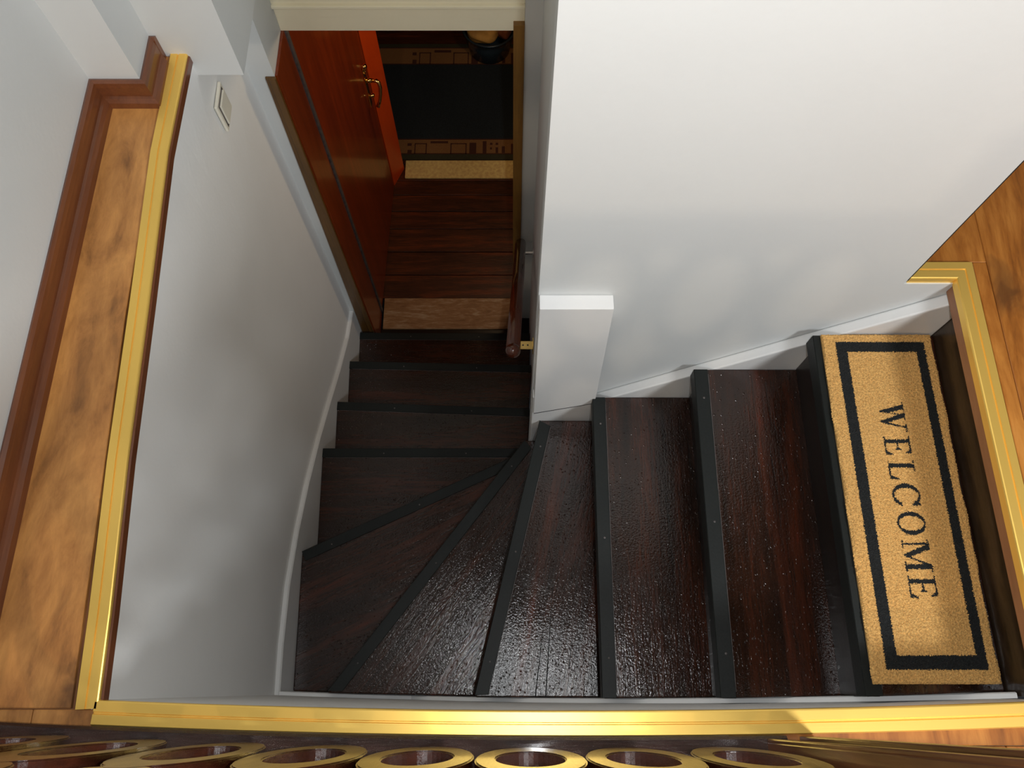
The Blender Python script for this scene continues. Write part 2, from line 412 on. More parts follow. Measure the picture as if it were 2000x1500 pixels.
# room floor behind the balustrade
x = -0.915
k = 0
while x < 0.94:
    x1 = min(x + 0.192, 0.9715 if x + 0.192 > 0.95 else x + 0.192)
    c = -1.0 - 0.37 * (k % 3)
    y1 = -0.088 if x > -0.75 else yl - 0.031
    rect(x, x1, c, min(y1, -0.088) if x1 <= 0.944 else -0.6, M_LAMR); rect(x, x1, -3.0, c, M_LAMR)
    x = x1; k += 1
rect(0.813, 0.9435, -0.6, -0.088, M_LAMR)
plank([(0.36, -0.0875), (0.9435, -0.0875), (0.9435, yn(.94) - 0.0365), (0.70, yn(.70) - 0.0365), (0.36, yn(.36) - 0.0365)], M_LAMR)

# ------------------------------------------------------------------ gold nosing strips
PROF = [(0.0, -0.016), (0.0, 0.0015), (0.001, 0.0042), (0.003, 0.0052), (0.0180, 0.0052), (0.0192, 0.0024),
        (0.0212, 0.0024), (0.0224, 0.0052), (0.0375, 0.0052), (0.0395, 0.001), (0.0395, -0.002), (0.002, -0.002), (0.002, -0.016)]
def strip(path, mat, label, flip=False, w=1.0, part=None):
    bm = bmesh.new()
    prof = [(o * w * (-1 if flip else 1), z + 0.0022) for o, z in PROF]
    add_sweep(bm, path, prof, part=part)
    return from_bm('nosing_strip', bm, mat, label=label, cat='edge strip')
left_path = [(x + 0.0, y) for x, y in left_top]
left_path[0] = (left_path[0][0], yl + 0.001)
strip(left_path, M_GOLD, 'long ribbed gold edge strip along the left ledge')
strip([(x, yn(x)) for x in np.linspace(-0.695, 1.25, 24)], M_GOLDX,
      'long ribbed gold edge strip along the near edge beside the balustrade', flip=True, w=1.0)
LP = [(0.806, YP + 0.003), (XR, YP + 0.003), (XR, yn(XR) + 0.0005)]
strip(LP, M_GOLD, 'ribbed gold edge strip on the right floor edge above the welcome mat', part=(1, 2))
strip(LP, M_GOLDX, 'short gold edge strip at the end of the white partition wall', part=(0, 1))
# wooden lips under the strips
bm = bmesh.new()
add_box(bm, XR + 0.003, XR + 0.012, yn(XR), YP, -0.045, -0.014); add_box(bm, XR + 0.008, XR + 0.03, yn(XR), YP, -0.05, -0.011)
from_bm('trim_2', bm, M_EDGE, label='brown wooden lip under the right floor edge', bevel=0.002, **S)
bm = bmesh.new(); add_sweep(bm, left_path, [(-0.0035, -0.020), (-0.0035, -0.0015), (-0.0005, 0.001), (-0.0005, -0.020)])
from_bm('trim_3', bm, M_BASE, label='thin brown lip under the left ledge', **S)
# nosing return at the front of the floor edge, clear of the wall
# ------------------------------------------------------------------ baseboards on the ledge
BP = [(0, 0.0), (0, 0.062), (0.006, 0.065), (0.012, 0.060), (0.014, 0.050), (0.014, 0.024), (0.020, 0.022), (0.026, 0.014), (0.028, 0.0)]
bm = bmesh.new()
add_sweep(bm, [(-0.915, -3.0), (-0.915, yl - 0.03), (-0.9165, 0.4), (-0.915, 1.2318), (-0.8046, 1.2318), (-0.8046, 1.351), (-0.790, 1.351)], [(-o, z) for o, z in BP])
from_bm('baseboard_left', bm, M_BASE, label='red-brown baseboard around the left ledge and column', **S)

# ------------------------------------------------------------------ skirting boards on the stairwell walls
sk = [(-0.035, -1.075), (0.12, -1.075), (0.30, -1.10), (0.48, -1.165), (0.66, -1.255), (0.87, -1.385), (1.06, -1.52), (1.25, -1.66), (1.45, -1.79), (1.618, -1.86)]
bm = bmesh.new()
top = [(xl(y) + 0.0002, y, z) for y, z in sk]; n = len(top)
rows = []
for (x, y, z) in top:
    rows.append([bm.verts.new(p) for p in ((x, y, z), (x + 0.012, y, z + 0.001), (x + 0.0155, y, z - 0.004), (x + 0.0155, y, z - 0.9), (x, y, z - 0.9))])
for a, b in zip(rows, rows[1:]):
    for j in range(5): bm.faces.new((a[j], a[(j + 1) % 5], b[(j + 1) % 5], b[j]))
bm.faces.new(rows[0]); bm.faces.new(rows[-1][::-1])
from_bm('baseboard_stair_left', bm, M_GLOSS, label='white skirting curving down the left wall beside the steps', **S)
def skz(x): return -0.046 - 0.889 * (0.917 - x)
bm = bmesh.new()
add_prism(bm, [(0.0575, -0.62), (0.225, skz(0.225)), (0.949, skz(0.949)), (0.949, -0.30), (0.0575, -1.30)], YS, YP - 0.0005, 'y')
from_bm('baseboard_right', bm, M_GLOSS, label='white skirting climbing the partition wall beside the upper steps', bevel=0.004, **S)
bm = bmesh.new()
rows = []
for x in np.linspace(-0.68, 0.945, 22):
    z = -1.06 if x < -0.30 else -1.06 + (x + 0.30) * 0.72
    z = min(z, -0.10)
    y = yn(x) + 0.0003
    rows.append([bm.verts.new(p) for p in ((x, y, z), (x, y + 0.009, z), (x, y + 0.011, z - 0.004), (x, y + 0.011, z - 0.5), (x, y, z - 0.5))])
for a, b in zip(rows, rows[1:]):
    for j in range(5): bm.faces.new((a[j], a[(j + 1) % 5], b[(j + 1) % 5], b[j]))
bm.faces.new(rows[0]); bm.faces.new(rows[-1][::-1])
from_bm('baseboard_near', bm, M_GLOSS, label='white skirting on the near wall at the outer ends of the treads', **S)
# boxed newel cover on the partition
bm = bmesh.new()
add_prism(bm, [(0.0575, -0.058), (0.2125, -0.058), (0.229, -0.645), (0.0615, -0.732)], 0.738, 0.7715, 'y')
nb = from_bm('newel_cover', bm, M_GLOSS, bevel=0.002, label='white boxed-in panel on the end of the partition wall above the winders', cat='cover panel')

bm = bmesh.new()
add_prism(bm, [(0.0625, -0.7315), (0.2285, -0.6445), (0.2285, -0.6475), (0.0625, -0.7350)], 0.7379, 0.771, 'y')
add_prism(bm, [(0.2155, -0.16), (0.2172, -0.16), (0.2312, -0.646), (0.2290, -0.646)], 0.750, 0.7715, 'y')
from_bm('joint_shadow', bm, M_DARK, nb)  # dark strips stand in for the shadow line below and beside the cover

# ------------------------------------------------------------------ staircase
stair = empty('staircase', (0, 0, 0), 'dark varnished winding wooden staircase going down to the door', 'staircase')
def yb(x): return yn(x) + 0.0115
A = lambda y: xl(y) + 0.016
steps = [   # front edge (wall end first), back polygon, grain material
    dict(f=[(0.680, yb(.68)), (0.680, YS - .001)], b=[(0.949, YS - .001), (0.949, yb(.949))], m=M_TY),
    dict(f=[(0.452, yb(.452)), (0.456, YS - .001)], b=[(0.712, YS - .001), (0.712, yb(.712))], m=M_TY),
    dict(f=[(0.219, yb(.219)), (0.223, YS - .001)], b=[(0.487, YS - .001), (0.487, yb(.487))], m=M_TY),
    dict(f=[(-0.096, yb(-.096)), (0.086, YS - .001)], b=[(0.253, YS - .001), (0.253, yb(.253))], m='r4'),
    dict(f=[(-0.53, yb(-.53)), (0.044, YS - .001)], b=[(0.10, YS - .001), (-0.055, yb(-.055))], m='r5'),
    dict(f=[(A(.42), .42), (0.0565, 0.768)], b=[(0.0565, .73), (-0.50, yb(-.5)), (A(.0), yb(-.68))], m='r6'),
    dict(f=[(A(.833), .833), (0.058, .833)], b=[(0.058, .735), (A(.39), .39)], m=M_TX),
    dict(f=[(A(1.09), 1.09), (0.072, 1.061)], b=[(0.058, .80), (A(.80), .80)], m=M_TX),
    dict(f=[(A(1.353), 1.353), (0.086, 1.335)], b=[(0.068, 1.03), (A(1.03), 1.03)], m=M_TX),
    dict(f=[(A(1.586), 1.586), (0.086, 1.582)], b=[(0.082, 1.305), (A(1.305), 1.305)], m=M_TX),
]
ROT = {'r4': -13.0, 'r5': -37.0, 'r6': -65.0}
for i, s in enumerate(steps):
    z = -(i + 1) * R
    f0, f1 = Vector(s['f'][0]), Vector(s['f'][1])
    d = (f1 - f0).normalized(); L = (f1 - f0).length
    c = Vector(s['b'][0]); nb_ = Vector((-d.y, d.x))          # normal pointing into the tread
    cen = sum((Vector(p) for p in s['f'] + s['b']), Vector((0, 0))) / 4
    if (cen - f0).dot(nb_) < 0: nb_ = -nb_
    poly = s['f'] + s['b']
    ang = math.radians(ROT.get(s['m'], 0.0)) if isinstance(s['m'], str) else 0.0
    mat = M_TY if isinstance(s['m'], str) else s['m']
    # tread board
    tr = prism('tread', [tuple(p) for p in poly], z - 0.034, z, mat, parent=stair, bevel=0.004)
    if ang:
        tr.data.transform(Matrix.Rotation(-ang, 4, 'Z')); tr.rotation_euler = (0, 0, ang)
    # black nosing strip on the front edge, fitted between the ends
    w0 = 0.031
    def off(p, a): return (p.x + nb_.x * a, p.y + nb_.y * a)
    e0, e1 = f0 + d * 0.001, f1 - d * 0.001
    e0 = e0 + d * (0.004 if i in (3, 4) else 0.0)
    bm = bmesh.new()
    q = [tuple(e0 - nb_ * 0.003), tuple(e1 - nb_ * 0.003), off(e1 - d * (0.010 if i in (3, 4, 5) else 0), w0), off(e0 + d * (0.024 if i == 4 else 0.009 if i == 3 else 0.0), w0)]
    add_prism(bm, q, z - 0.001, z + 0.0035)
    add_prism(bm, [tuple(e0 - nb_ * 0.0035), tuple(e1 - nb_ * 0.0035), off(e1, -0.0005), off(e0, -0.0005)], z - 0.040, z + 0.003)
    from_bm('nosing', bm, M_STRIP, tr, bevel=0.001, seg=1, label='black nosing strip')
    if i == 3:
        for (xa, ya, xb, ybb2) in ((0.060, yb(.06) + .002, 0.098, 0.26), (0.087, yb(.09) + .002, 0.118, 0.34), (0.15, 0.05, 0.165, 0.15)):
            prism('crack', [(xa, ya), (xa + 0.003, ya), (xb, ybb2)], z - 0.002, z + 0.0003, M_DARK, parent=tr)
    # thin pale joint line behind the nosing
    q = [off(e0 + d * .012, w0 + 0.0004), off(e1 - d * .012, w0 + 0.0004), off(e1 - d * .012, w0 + 0.0016), off(e0 + d * .012, w0 + 0.0016)]
    if i not in (4, 5): prism('joint_line', q, z - 0.001, z + 0.0006, M_SEAL, parent=tr)
    # screws through the strip
    for t_ in ((0.12, 0.5, 0.9) if i < 6 else (0.3, 0.7)):
        p = f0 + d * (L * t_) + nb_ * 0.016
        bm = bmesh.new(); bmesh.ops.create_uvsphere(bm, u_segments=8, v_segments=4, radius=0.0032,
              matrix=Matrix.Translation((p.x, p.y, z + 0.003)) @ Matrix.Scale(0.4, 4, (0, 0, 1)))
        from_bm('screw', bm, M_SEAL, tr, smooth=True)
    if ang:
        for c_ in bpy.data.objects:
            if c_.parent is tr: c_.matrix_parent_inverse = Matrix.Rotation(-ang, 4, 'Z')
    # riser under this tread, set back from its nosing
    r0, r1 = f0 + nb_ * 0.028, f1 + nb_ * 0.028
    r0 = r0 + d * (0.032 if i == 4 else 0.012 if i == 3 else 0.0)
    q = [tuple(r0), tuple(r1), tuple(r1 + nb_ * 0.012), tuple(r0 + nb_ * 0.012)]
    prism('riser', q, z - R + 0.0005, z - 0.0345, M_RISER, parent=stair)
box('riser', 0.9495, 0.965, yn(.95) + 0.003, YP - 0.001, -R - 0.034, -0.012, M_DIRTY, parent=stair, label='worn unpainted top riser')

# ------------------------------------------------------------------ welcome mat
MX0, MX1, MY0, MY1 = 0.692, 0.937, 0.008, 0.742
mat_ = empty('door_mat', ((MX0 + MX1) / 2, (MY0 + MY1) / 2, -R),
             'rectangular tan coir mat with a black border and the word WELCOME on the top step', 'doormat')
def child_local(o, p): o.parent = p; o.matrix_parent_inverse = Matrix.Translation(-Vector(p.location))
def seg(a, b, w):
    (x0, y0), (x1, y1) = a, b; L = math.hypot(x1 - x0, y1 - y0); nx, ny = -(y1 - y0) / L * w / 2, (x1 - x0) / L * w / 2
    return [(x0 + nx, y0 + ny), (x1 + nx, y1 + ny), (x1 - nx, y1 - ny), (x0 - nx, y0 - ny)]
def R4(a, b, c, d): return [(a, b), (c, b), (c, d), (a, d)]
ASP = None
GLY = {
 'E': [R4(.16, 0, .36, 1), R4(0, 0, .95, .06), R4(0, .94, .90, 1), [(.95, 0), (1.0, .30), (.93, .30), (.78, .05)], [(.90, 1), (.93, .76), (.86, .76), (.74, .95)],
       R4(.36, .47, .68, .54), [(.60, .50), (.72, .36), (.72, .66)]],
 'L': [R4(.16, 0, .38, 1), R4(0, .94, .56, 1), R4(0, 0, .95, .06), [(.95, 0), (1.0, .36), (.93, .36), (.76, .05)]],
 'W': [[(.08, 1), (.24, 1), (.38, .30), (.34, 0), (.30, 0)], [(.46, .82), (.36, .12), (.34, 0), (.30, 0), (.42, .82)], [(.36, 1), (.52, 1), (.70, .25), (.68, 0), (.64, 0)],
       [(.90, 1), (.84, 1), (.66, .15), (.68, 0), (.72, .1)], R4(0, .94, .30, 1), R4(.32, .94, .60, 1), R4(.76, .94, 1, 1)],
 'M': [R4(.10, 0, .16, 1), R4(0, 0, .26, .06), R4(0, .94, .2, 1), [(.12, 1), (.30, 1), (.54, .25), (.50, .02), (.46, .02)], [(.78, 1), (.84, 1), (.52, .02), (.47, .02)],
       R4(.76, 0, .92, 1), R4(.66, 0, 1, .06), R4(.80, .94, 1, 1)],
}
def inside(poly, X, Y):
    r = np.zeros(X.shape, bool); j = len(poly) - 1
    for i in range(len(poly)):
        (xi, yi), (xj, yj) = poly[i], poly[j]
        if yi != yj:
            c = ((yi > Y) != (yj > Y)) & (X < (xj - xi) * (Y - yi) / (yj - yi) + xi); r ^= c
        j = i
    return r
def glyph(ch, s, t):
    if ch in 'OC':
        ox, oy = (s - .5) / .5, (t - .5) / .52
        ix, iy = (s - .5) / .31, (t - .5) / .45
        m = (ox ** 2 + oy ** 2 < 1) & (ix ** 2 + iy ** 2 > 1)
        if ch == 'C':
            m &= ~((s > .66) & (t > .30) & (t < .74))
            m |= inside([(.84, .66), (.92, .66), (.92, 1.0), (.86, .98), (.74, .88)], s, t)
        return m
    m = np.zeros(s.shape, bool)
    for p in GLY[ch]: m |= inside(p, s, t)
    return m
CS = 0.00135
nx, ny = int((MX1 - MX0) / CS), int((MY1 - MY0) / CS)
rng = np.random.RandomState(3)
gx = MX0 + np.arange(nx + 1) * CS; gy = MY0 + np.arange(ny + 1) * CS
GX, GY = np.meshgrid(gx, gy, indexing='ij')
wav = 0.0012 * np.sin(GY * 60) + 0.0010 * np.sin(GY * 23 + 1)           # slightly frayed long edges
edge = (GX < MX0 + 0.002) * -1.0 + (GX > MX1 - 0.003) * 1.0
Z = 0.014 + rng.uniform(-0.0011, 0.0011, GX.shape)
dmin = np.minimum.reduce([GX - MX0, MX1 - GX, GY - MY0, MY1 - GY])
Z -= np.clip(0.004 - dmin, 0, 0.004) * 0.9
VX = GX + rng.uniform(-.0004, .0004, GX.shape) + edge * (wav + rng.uniform(-0.0012, 0.0012, GX.shape))
VY = GY + rng.uniform(-.0004, .0004, GX.shape)
CX = MX0 + (np.arange(nx) + .5) * CS; CY = MY0 + (np.arange(ny) + .5) * CS
QX, QY = np.meshgrid(CX, CY, indexing='ij')
QX = QX + rng.normal(0, .0007, QX.shape); QY = QY + rng.normal(0, .0007, QX.shape)
cls = np.zeros(QX.shape, int)
FO, FI = (0.720, 0.917, 0.034, 0.722), (0.744, 0.897, 0.060, 0.698)
inr = lambda r: (QX > r[0]) & (QX < r[1]) & (QY > r[2]) & (QY < r[3])
cls[inr(FO) & ~inr(FI)] = 1
zt = -R + 0.014
word = [('W', 785, 843), ('E', 852, 889), ('L', 899, 937), ('C', 944, 991), ('O', 999, 1045), ('M', 1054, 1117), ('E', 1124, 1169)]
BX0, BX1 = 0.7905, 0.8455
for k, (ch, v0, v1) in enumerate(word):
    ya, ybb = atz(1750, v0, zt)[1], atz(1790, v1, zt)[1]
    s = (ya - QY) / (ya - ybb); t = (QX - BX0) / (BX1 - BX0)
    if ch == 'O' or ch == 'C': t = (QX - BX0 + .0005) / (BX1 - BX0 + .001)
    cls[glyph(ch, s, t) & (s > -.05) & (s < 1.05)] = 2 + k
def sub(name, mask, mat, zoff=0.0, **kw):
    ii, jj = np.nonzero(mask)
    a = ii * (ny + 1) + jj
    F4 = np.stack([a, a + ny + 1, a + ny + 2, a + 1], 1)
    u, inv = np.unique(F4.ravel(), return_inverse=True)
    V = np.stack([VX.ravel()[u], VY.ravel()[u], Z.ravel()[u] - R + zoff], 1)
    me = bpy.data.meshes.new(name); me.from_pydata(V.tolist(), [], inv.reshape(-1, 4).tolist()); me.update()
    o = link(name, me, mat, **kw); child_local(o, mat_); return o
o = box('backing', MX0 + .001, MX1 - .001, MY0 + .001, MY1 - .001, -R + 0.0003, -R + 0.0095, M_COIR); child_local(o, mat_)
pile = sub('pile', cls == 0, M_COIR)
sub('border', cls == 1, M_COIRK, label='black printed border line')
for k, (ch, _, _) in enumerate(word):
    sub('letter', cls == 2 + k, M_COIRK, label='black letter ' + ch)

# ------------------------------------------------------------------ light switch on the left wall
def wall_box(bm, y0, y1, z0, z1, t0, t1):
    vs = [bm.verts.new((xl(y) + t, y, z)) for t in (t0, t1) for (y, z) in ((y0, z0), (y1, z0), (y1, z1), (y0, z1))]
    a, b = vs[:4], vs[4:]
    bm.faces.new(a); bm.faces.new(b[::-1])
    for i in range(4): bm.faces.new((a[i], a[(i + 1) % 4], b[(i + 1) % 4], b[i]))
sw = empty('light_switch', (xl(1.38), 1.38, -0.2), 'cream plastic light switch on the left stairwell wall', 'light switch')
for nm, d in (('plate', (1.338, 1.42, -0.248, -0.158, 0.0, 0.008)), ('rocker', (1.352, 1.406, -0.236, -0.170, 0.008, 0.013))):
    bm = bmesh.new(); wall_box(bm, *d); o = from_bm(nm, bm, M_PLAST, bevel=0.002); child_local(o, sw)
bm = bmesh.new(); wall_box(bm, 1.347, 1.411, -0.241, -0.165, 0.0075, 0.0088)
o = from_bm('rocker_frame', bm, M_SEAL, bevel=0.0003, seg=1); child_local(o, sw)

# ------------------------------------------------------------------ door frame and door
bm = bmesh.new()
add_box(bm, -0.6715, -0.664, 1.622, 1.790, ZH, -0.362)
from_bm('door_frame_1', bm, M_JAMB, label='dark red-brown jamb lining on the left of the opening', **S)
bm = bmesh.new()
add_prism(bm, [(-0.727, ZH), (-0.669, ZH), (-0.669, -0.362), (-0.6985, -0.362)], 1.613, 1.6198, 'y')
add_box(bm, -0.6885, -0.668, 1.608, 1.614, ZH, -0.362)
from_bm('trim_4', bm, M_JAMB2, bevel=0.002, label='narrow olive-brown casing at the front edge of the left jamb', **S)
box('trim_5', 0.004, 0.0365, 1.768, 1.83, ZH, -0.325, M_CASE, bevel=0.002, label='narrow tan casing on the right of the opening', **S)
door = empty('door_1', (-0.664, 1.80, ZH), kind='structure')
hx, hy = -0.664, 1.800; fx, fy = -0.640, 2.545
dv = Vector((fx - hx, fy - hy)).normalized(); dn = Vector((dv.y, -dv.x))
def leafpts(a0, a1, t0, t1):
    return [(hx + dv.x * a + dn.x * t, hy + dv.y * a + dn.y * t) for a, t in ((a0, t0), (a1, t0), (a1, t1), (a0, t1))]
o = prism('leaf', leafpts(0.012, 0.745, -0.042, 0.0), ZH + 0.012, -0.375, M_DOOR, bevel=0.002); child_local(o, door)
leaf = o
o = prism('seal', leafpts(-0.006, 0.011, -0.03, 0.006), ZH + 0.012, -0.375, M_SEAL, bevel=0.003); child_local(o, door)
# raised field boards of the leaf
for a0, a1, z0, z1 in ((0.10, 0.65, ZH + 0.18, ZH + 0.80), (0.10, 0.65, ZH + 1.0, ZH + 1.72)):
    pass
# handle: back plate with knob, curved lever, key
hd = empty('handle', (0, 0, 0)); hd.parent = leaf; hd.matrix_parent_inverse = Matrix.Translation(-Vector(door.location))
def dp(a, t, z): return (hx + dv.x * a + dn.x * t, hy + dv.y * a + dn.y * t, z)
bm = bmesh.new()
add_prism(bm, leafpts(0.664, 0.698, 0.0, 0.006), -1.50, -1.27)
hp = from_bm('handle_plate', bm, M_BRASS, bevel=0.002)
bm = bmesh.new()
add_tube(bm, [dp(0.681, 0.002, -1.345), dp(0.681, 0.030, -1.345)], [0.013, 0.009])
add_tube(bm, [dp(0.681, 0.028, -1.345), dp(0.680, 0.050, -1.345), dp(0.676, 0.060, -1.352), dp(0.668, 0.064, -1.372), dp(0.655, 0.062, -1.40),
              dp(0.640, 0.056, -1.428), dp(0.628, 0.046, -1.450)], [0.009, 0.009, 0.0085, 0.008, 0.0075, 0.007, 0.009])
add_tube(bm, [dp(0.681, 0.002, -1.44), dp(0.681, 0.026, -1.44)], [0.010, 0.008])
hl = from_bm('handle', bm, M_BRASS, smooth=True)
bm = bmesh.new()
bmesh.ops.create_uvsphere(bm, u_segments=16, v_segments=10, radius=0.014, matrix=Matrix.Translation(dp(0.681, 0.010, -1.262)))
add_tube(bm, [dp(0.681, 0.008, -1.262), dp(0.681, 0.008, -1.30)], [0.009, 0.006])
hk = from_bm('handle_finial', bm, M_BRASS, smooth=True)
bpy.data.objects.remove(hd)
for q in (hp, hl, hk):
    q.parent = leaf
# red panelled pilaster just past the open door
prism('trim_6', [(-0.640, 2.562), (-0.592, 2.672), (-0.66, 2.70), (-0.70, 2.59)], ZH, -0.37, M_REDP, bevel=0.003,
      label='bright red-brown upright panel just past the open door', **S)

# ------------------------------------------------------------------ lower hall
hall = empty('floor_lower', kind='structure')
box('subfloor', -1.2, 1.4, 1.62, 4.6, ZH - 0.10, ZH - 0.022, M_DARK, parent=hall)
box('threshold', -0.664, 0.036, 1.586, 1.702, ZH - 0.022, ZH - 0.004, M_RISER, parent=hall, bevel=0.003)
yw0, yw1 = atz(870, 643, ZH)[1], atz(870, 583, ZH)[1]
ws = box('plank', -0.655, 0.034, yw0, yw1, ZH - 0.02, ZH + 0.004, M_WORN, parent=hall, bevel=0.003, label='scuffed worn plank at the doorway')
seams = [583, 537, 492, 447, 413, 381, 353, 320, 285, 250, 215, 180, 150, 120, 92, 68]
ys = [atz(880, v, ZH)[1] for v in seams]
for a, b in zip(ys, ys[1:]):
    o = box('plank', -0.95, 1.0, -(b - a) / 2 + 0.0025, (b - a) / 2 - 0.0025, -0.02, 0.0, M_HPL, parent=hall, bevel=0.001, seg=1)
    o.location = (0, (a + b) / 2, ZH + random.uniform(-0.0015, 0.0015))
box('plank', -0.95, 1.0, ys[-1] + .002, 4.6, ZH - 0.02, ZH, M_HPL, parent=hall)
box('wall_hall_left', -1.05, -0.95, 1.80, 4.6, ZH, -0.3, M_HALLW, **S)
box('wall_hall_right', 0.75, 0.85, 1.9, 4.6, ZH, -0.3, M_HALLW, **S)
box('wall_hall_back', -1.05, 0.85, 4.5, 4.6, ZH, -0.3, M_HALLW, **S)
box('ceiling_lower', -1.05, 0.85, 1.86, 4.6, -0.30, -0.25, M_HALLW, **S)
# cream mat and patterned rug
y0, y1 = atz(890, 350, ZH)[1], atz(890, 316, ZH)[1]
box('hall_mat', -0.585, 0.025, y0, y1, ZH + 0.001, ZH + 0.014, M_MATC, bevel=0.004, label='narrow plain cream mat on the planks just past the door', cat='mat')
rug = empty('rug', (-0.2, 2.8, ZH), 'dark blue-grey rug with a tan border of small squares in the lower hall', 'rug')
YR = [atz(890, v, ZH)[1] for v in (313, 303, 273, 128, 95, 88)]
rz0, rz1 = ZH + 0.001, ZH + 0.008
for nm, a, b, mm in (('edge_band', YR[0], YR[1], M_RUGG), ('border', YR[1], YR[2], M_RUGB), ('field', YR[2], YR[3], M_RUG),
                     ('border', YR[3], YR[4], M_RUGB), ('edge_band', YR[4], YR[5], M_RUGG)):
    o = box(nm, -0.90, 0.62, a, b, rz0, rz1, mm); child_local(o, rug)
def motif(u0, v0, u1, v1, frame=False, far=False):
    (xa, yb2), (xb, ya) = atz(u0, v0, ZH + .008), atz(u1, v1, ZH + .008)
    if far:
        h = (YR[4] - YR[3]) / (YR[2] - YR[1]); ya = YR[3] + (ya - YR[1]) * h; yb2 = YR[3] + (yb2 - YR[1]) * h
    bm = bmesh.new()
    if frame:
        t = 0.006
        for q in ((xa, xb, ya, ya + t), (xa, xb, yb2 - t, yb2), (xa, xa + t, ya, yb2), (xb - t, xb, ya, yb2)): add_box(bm, *q, rz1 + .0001, rz1 + .0012)
    else: add_box(bm, xa, xb, ya, yb2, rz1 + .0001, rz1 + .0012)
    o = from_bm('motif', bm, M_RUGM); child_local(o, rug)
for far in (False, True):
    for q in ((796, 280, 804, 285), (796, 293, 804, 300), (841, 276, 875, 280), (917, 279, 930, 300), (943, 276, 950, 300),
              (957, 279, 962, 283), (968, 279, 973, 283), (980, 286, 986, 299), (957, 288, 961, 292), (968, 288, 973, 299), (998, 281, 1003, 301)):
        motif(*q, far=far)
    motif(810, 280, 833, 301, True, far); motif(880, 280, 911, 301, True, far)
for yy in (YR[1], YR[2] - .006, YR[3], YR[4] - .006):
    o = box('border_line', -0.90, 0.62, yy, yy + .006, rz1 + .0001, rz1 + .001, M_RUGM); child_local(o, rug)
# basin with a folded cloth standing on the rug
bx, by = -0.13, 3.50
basin = empty('basin', (bx, by, ZH + .009), 'dark blue round basin on the far edge of the hall rug', 'basin')
bm = bmesh.new()
prof = [(0.0, 0.0), (0.10, 0.0), (0.118, 0.01), (0.138, 0.12), (0.148, 0.17), (0.155, 0.175), (0.155, 0.18), (0.145, 0.18), (0.132, 0.12), (0.112, 0.02), (0.0, 0.014)]
n = 36; rings = []
for r_, z_ in prof:
    rings.append([bm.verts.new((max(r_, 1e-4) * math.cos(2 * math.pi * k / n), max(r_, 1e-4) * math.sin(2 * math.pi * k / n), z_)) for k in range(n)])
for a, b in zip(rings, rings[1:]):
    for k in range(n): bm.faces.new((a[k], a[(k + 1) % n], b[(k + 1) % n], b[k]))
o = from_bm('bowl', bm, M_BLUE, basin, smooth=True)
bun = empty('laundry_bundle', (bx, by, ZH + 0.125), 'rounded yellow-brown cloth bundle lying in the dark blue basin', 'laundry')
def blob(name, cx, cy, cz, rx, ry, rz, mat, seed):
    bm = bmesh.new(); bmesh.ops.create_icosphere(bm, subdivisions=4, radius=1)
    for v in bm.verts:
        p = v.co.copy(); a = math.atan2(p.y, p.x)
        k = 1 + 0.05 * math.sin(5 * a + seed) + 0.04 * math.sin(9 * p.z + 3 * a + seed)
        v.co = Vector((cx + p.x * rx * k, cy + p.y * ry * k, cz + p.z * rz * k))
    return from_bm(name, bm, mat, bun, smooth=True)
blob('cloth', -0.03, 0.0, 0.08, 0.105, 0.12, 0.09, M_CLOTH, 1)
blob('cloth', 0.085, 0.01, 0.07, 0.05, 0.09, 0.075, M_CLOTH2, 2)

# ------------------------------------------------------------------ handrail on the corridor wall
hr = empty('handrail', (0, 1.0, -0.86), 'round dark mahogany handrail with a ball end on the partition wall above the lower steps', 'handrail')
p0, p1 = Vector((0.003, 0.985, -0.85)), Vector((0.036, 1.725, -1.45))
bm = bmesh.new(); add_tube(bm, [p0, p0 + (p1 - p0) * .5, p1], 0.0225, 24)
o = from_bm('rail', bm, M_RAIL, smooth=True); child_local(o, hr)
bm = bmesh.new(); bmesh.ops.create_uvsphere(bm, u_segments=24, v_segments=14, radius=0.0235, matrix=Matrix.Translation(p0))
o = from_bm('end_cap', bm, M_RAIL, smooth=True); child_local(o, hr)
bm = bmesh.new(); bmesh.ops.create_uvsphere(bm, u_segments=24, v_segments=14, radius=0.0225, matrix=Matrix.Translation(p1))
o = from_bm('end_cap', bm, M_RAIL, smooth=True); child_local(o, hr)
q = p0 + (p1 - p0) * 0.05
bm = bmesh.new(); add_box(bm, q.x + 0.012, 0.0675, q.y - 0.014, q.y + 0.014, q.z - 0.016, q.z - 0.012)
add_box(bm, 0.0655, 0.0685, q.y - 0.016, q.y + 0.016, q.z - 0.05, q.z + 0.012)
o = from_bm('bracket', bm, M_BRASS, bevel=0.001, label='flat brass bracket'); child_local(o, hr)
for k in (0.035, 0.05):
    bm = bmesh.new(); bmesh.ops.create_uvsphere(bm, u_segments=8, v_segments=5, radius=0.003, matrix=Matrix.Translation((k, q.y, q.z - 0.012)))
    s_ = from_bm('screw', bm, M_SEAL, smooth=True); s_.parent = o
q = p0 + (p1 - p0) * 0.90
bm = bmesh.new(); add_tube(bm, [(q.x + 0.012, q.y, q.z - 0.004), (0.087, q.y, q.z - 0.004)], 0.008, 16); add_tube(bm, [(0.083, q.y, q.z - 0.004), (0.0875, q.y, q.z - 0.004)], 0.02, 20)
o = from_bm('bracket', bm, M_CHROME, smooth=False, label='chrome rod bracket'); child_local(o, hr)

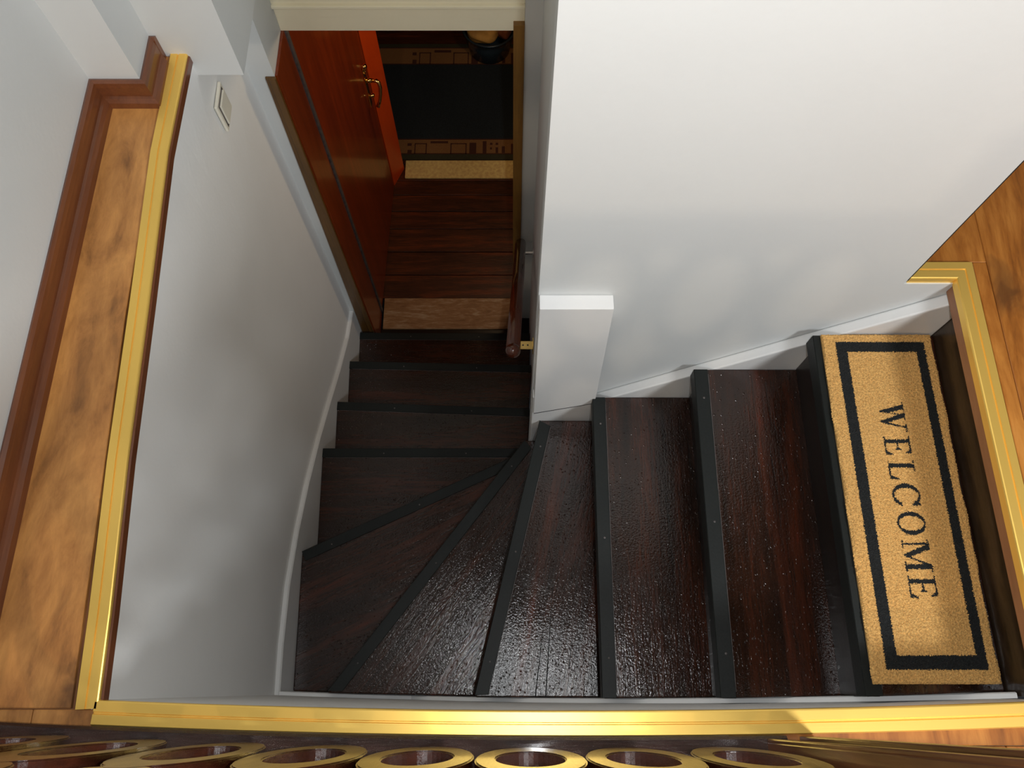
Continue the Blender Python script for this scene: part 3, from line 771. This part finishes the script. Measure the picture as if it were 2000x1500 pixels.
# ------------------------------------------------------------------ balustrade beside the camera
bal = empty('balustrade', (0, -0.10, 0), 'dark varnished balustrade with a row of oval fretwork boards along the near edge', 'balustrade')
RX = [-0.915 + i * (1.36 / 14) for i in range(15)]
bm = bmesh.new()
path = [(x, yn(x) - 0.0398) for x in RX]
add_sweep(bm, path, [(0, 0.001), (0, 0.026), (-0.004, 0.031), (-0.052, 0.031), (-0.056, 0.026), (-0.056, 0.001)])
o = from_bm('bottom_rail', bm, M_BAL); child_local(o, bal)
bm = bmesh.new()
add_sweep(bm, [(x, y - 0.006) for x, y in path], [(0.0, 0.80), (0.004, 0.83), (-0.006, 0.85), (-0.028, 0.857), (-0.05, 0.85), (-0.06, 0.83), (-0.056, 0.80)])
o = from_bm('top_rail', bm, M_BAL); child_local(o, bal)
def fret_mesh():
    bm = bmesh.new(); n = 40
    def ann(cz, ro, rh, ri, rih, t0, t1):
        O, I = [], []
        for s in (t0, t1):
            O.append([bm.verts.new((ro * math.cos(a), s, cz + rh * math.sin(a))) for a in [2 * math.pi * k / n for k in range(n)]])
            I.append([bm.verts.new((ri * math.cos(a), s, cz + rih * math.sin(a))) for a in [2 * math.pi * k / n for k in range(n)]])
        for k in range(n):
            j = (k + 1) % n
            bm.faces.new((O[0][k], O[0][j], I[0][j], I[0][k])); bm.faces.new((O[1][j], O[1][k], I[1][k], I[1][j]))
            bm.faces.new((O[0][j], O[0][k], O[1][k], O[1][j])); bm.faces.new((I[0][k], I[0][j], I[1][j], I[1][k]))
    ann(0.245, 0.0755, 0.215, 0.047, 0.128, 0.0, -0.022)
    ann(0.635, 0.0755, 0.190, 0.047, 0.128, 0.0, -0.022)
    add_prism(bm, [(-0.012, 0.42), (0.012, 0.42), (0.030, 0.45), (0.012, 0.48), (-0.012, 0.48), (-0.030, 0.45)], 0.0003, -0.0223, 'y')
    add_prism(bm, [(-0.006, 0.031), (0.006, 0.031), (0.006, 0.045), (-0.006, 0.045)], 0.0003, -0.0223, 'y')
    bmesh.ops.recalc_face_normals(bm, faces=bm.faces[:])
    bmesh.ops.bevel(bm, geom=[e for e in bm.edges if e.is_manifold and e.calc_face_angle(0) > 1.2], offset=0.002, segments=2, affect='EDGES')
    me = bpy.data.meshes.new('fretwork_board')
    for f in bm.faces: f.material_index = 0 if f.normal.y > 0.5 else 1
    bm.to_mesh(me); bm.free(); me.materials.append(M_FRET); me.materials.append(M_FRET_SHADE); return me
fm = fret_mesh()
for k in range(9):
    x = 0.330 - 0.1525 * k
    o = bpy.data.objects.new('fretwork_board', fm); C.objects.link(o); o.parent = bal
    o.matrix_parent_inverse = Matrix.Translation(-Vector(bal.location)); o.location = (x, yn(x) - 0.0545, 0)
# newel post at its right end, leaning slightly over the stairwell, with a grooved front face
bm = bmesh.new()
def lean(q, z0, z1):
    for v in add_q(q, z0, z1): v.co.y += 0.032 * v.co.z
def add_q(q, z0, z1):
    n0 = len(bm.verts); add_box(bm, *q, z0, z1); bm.verts.ensure_lookup_table(); return bm.verts[n0:]
lean((0.412, 0.500, -0.160, -0.082), 0.001, 0.98)
lean((0.474, 0.500, -0.083, -0.0735), 0.001, 0.95)
lean((0.412, 0.424, -0.083, -0.0765), 0.03, 0.9)
for k in (0.432, 0.446): lean((k, k + 0.006, -0.0825, -0.079), 0.03, 0.9)
o = from_bm('newel_post', bm, M_POST, bevel=0.002); child_local(o, bal)
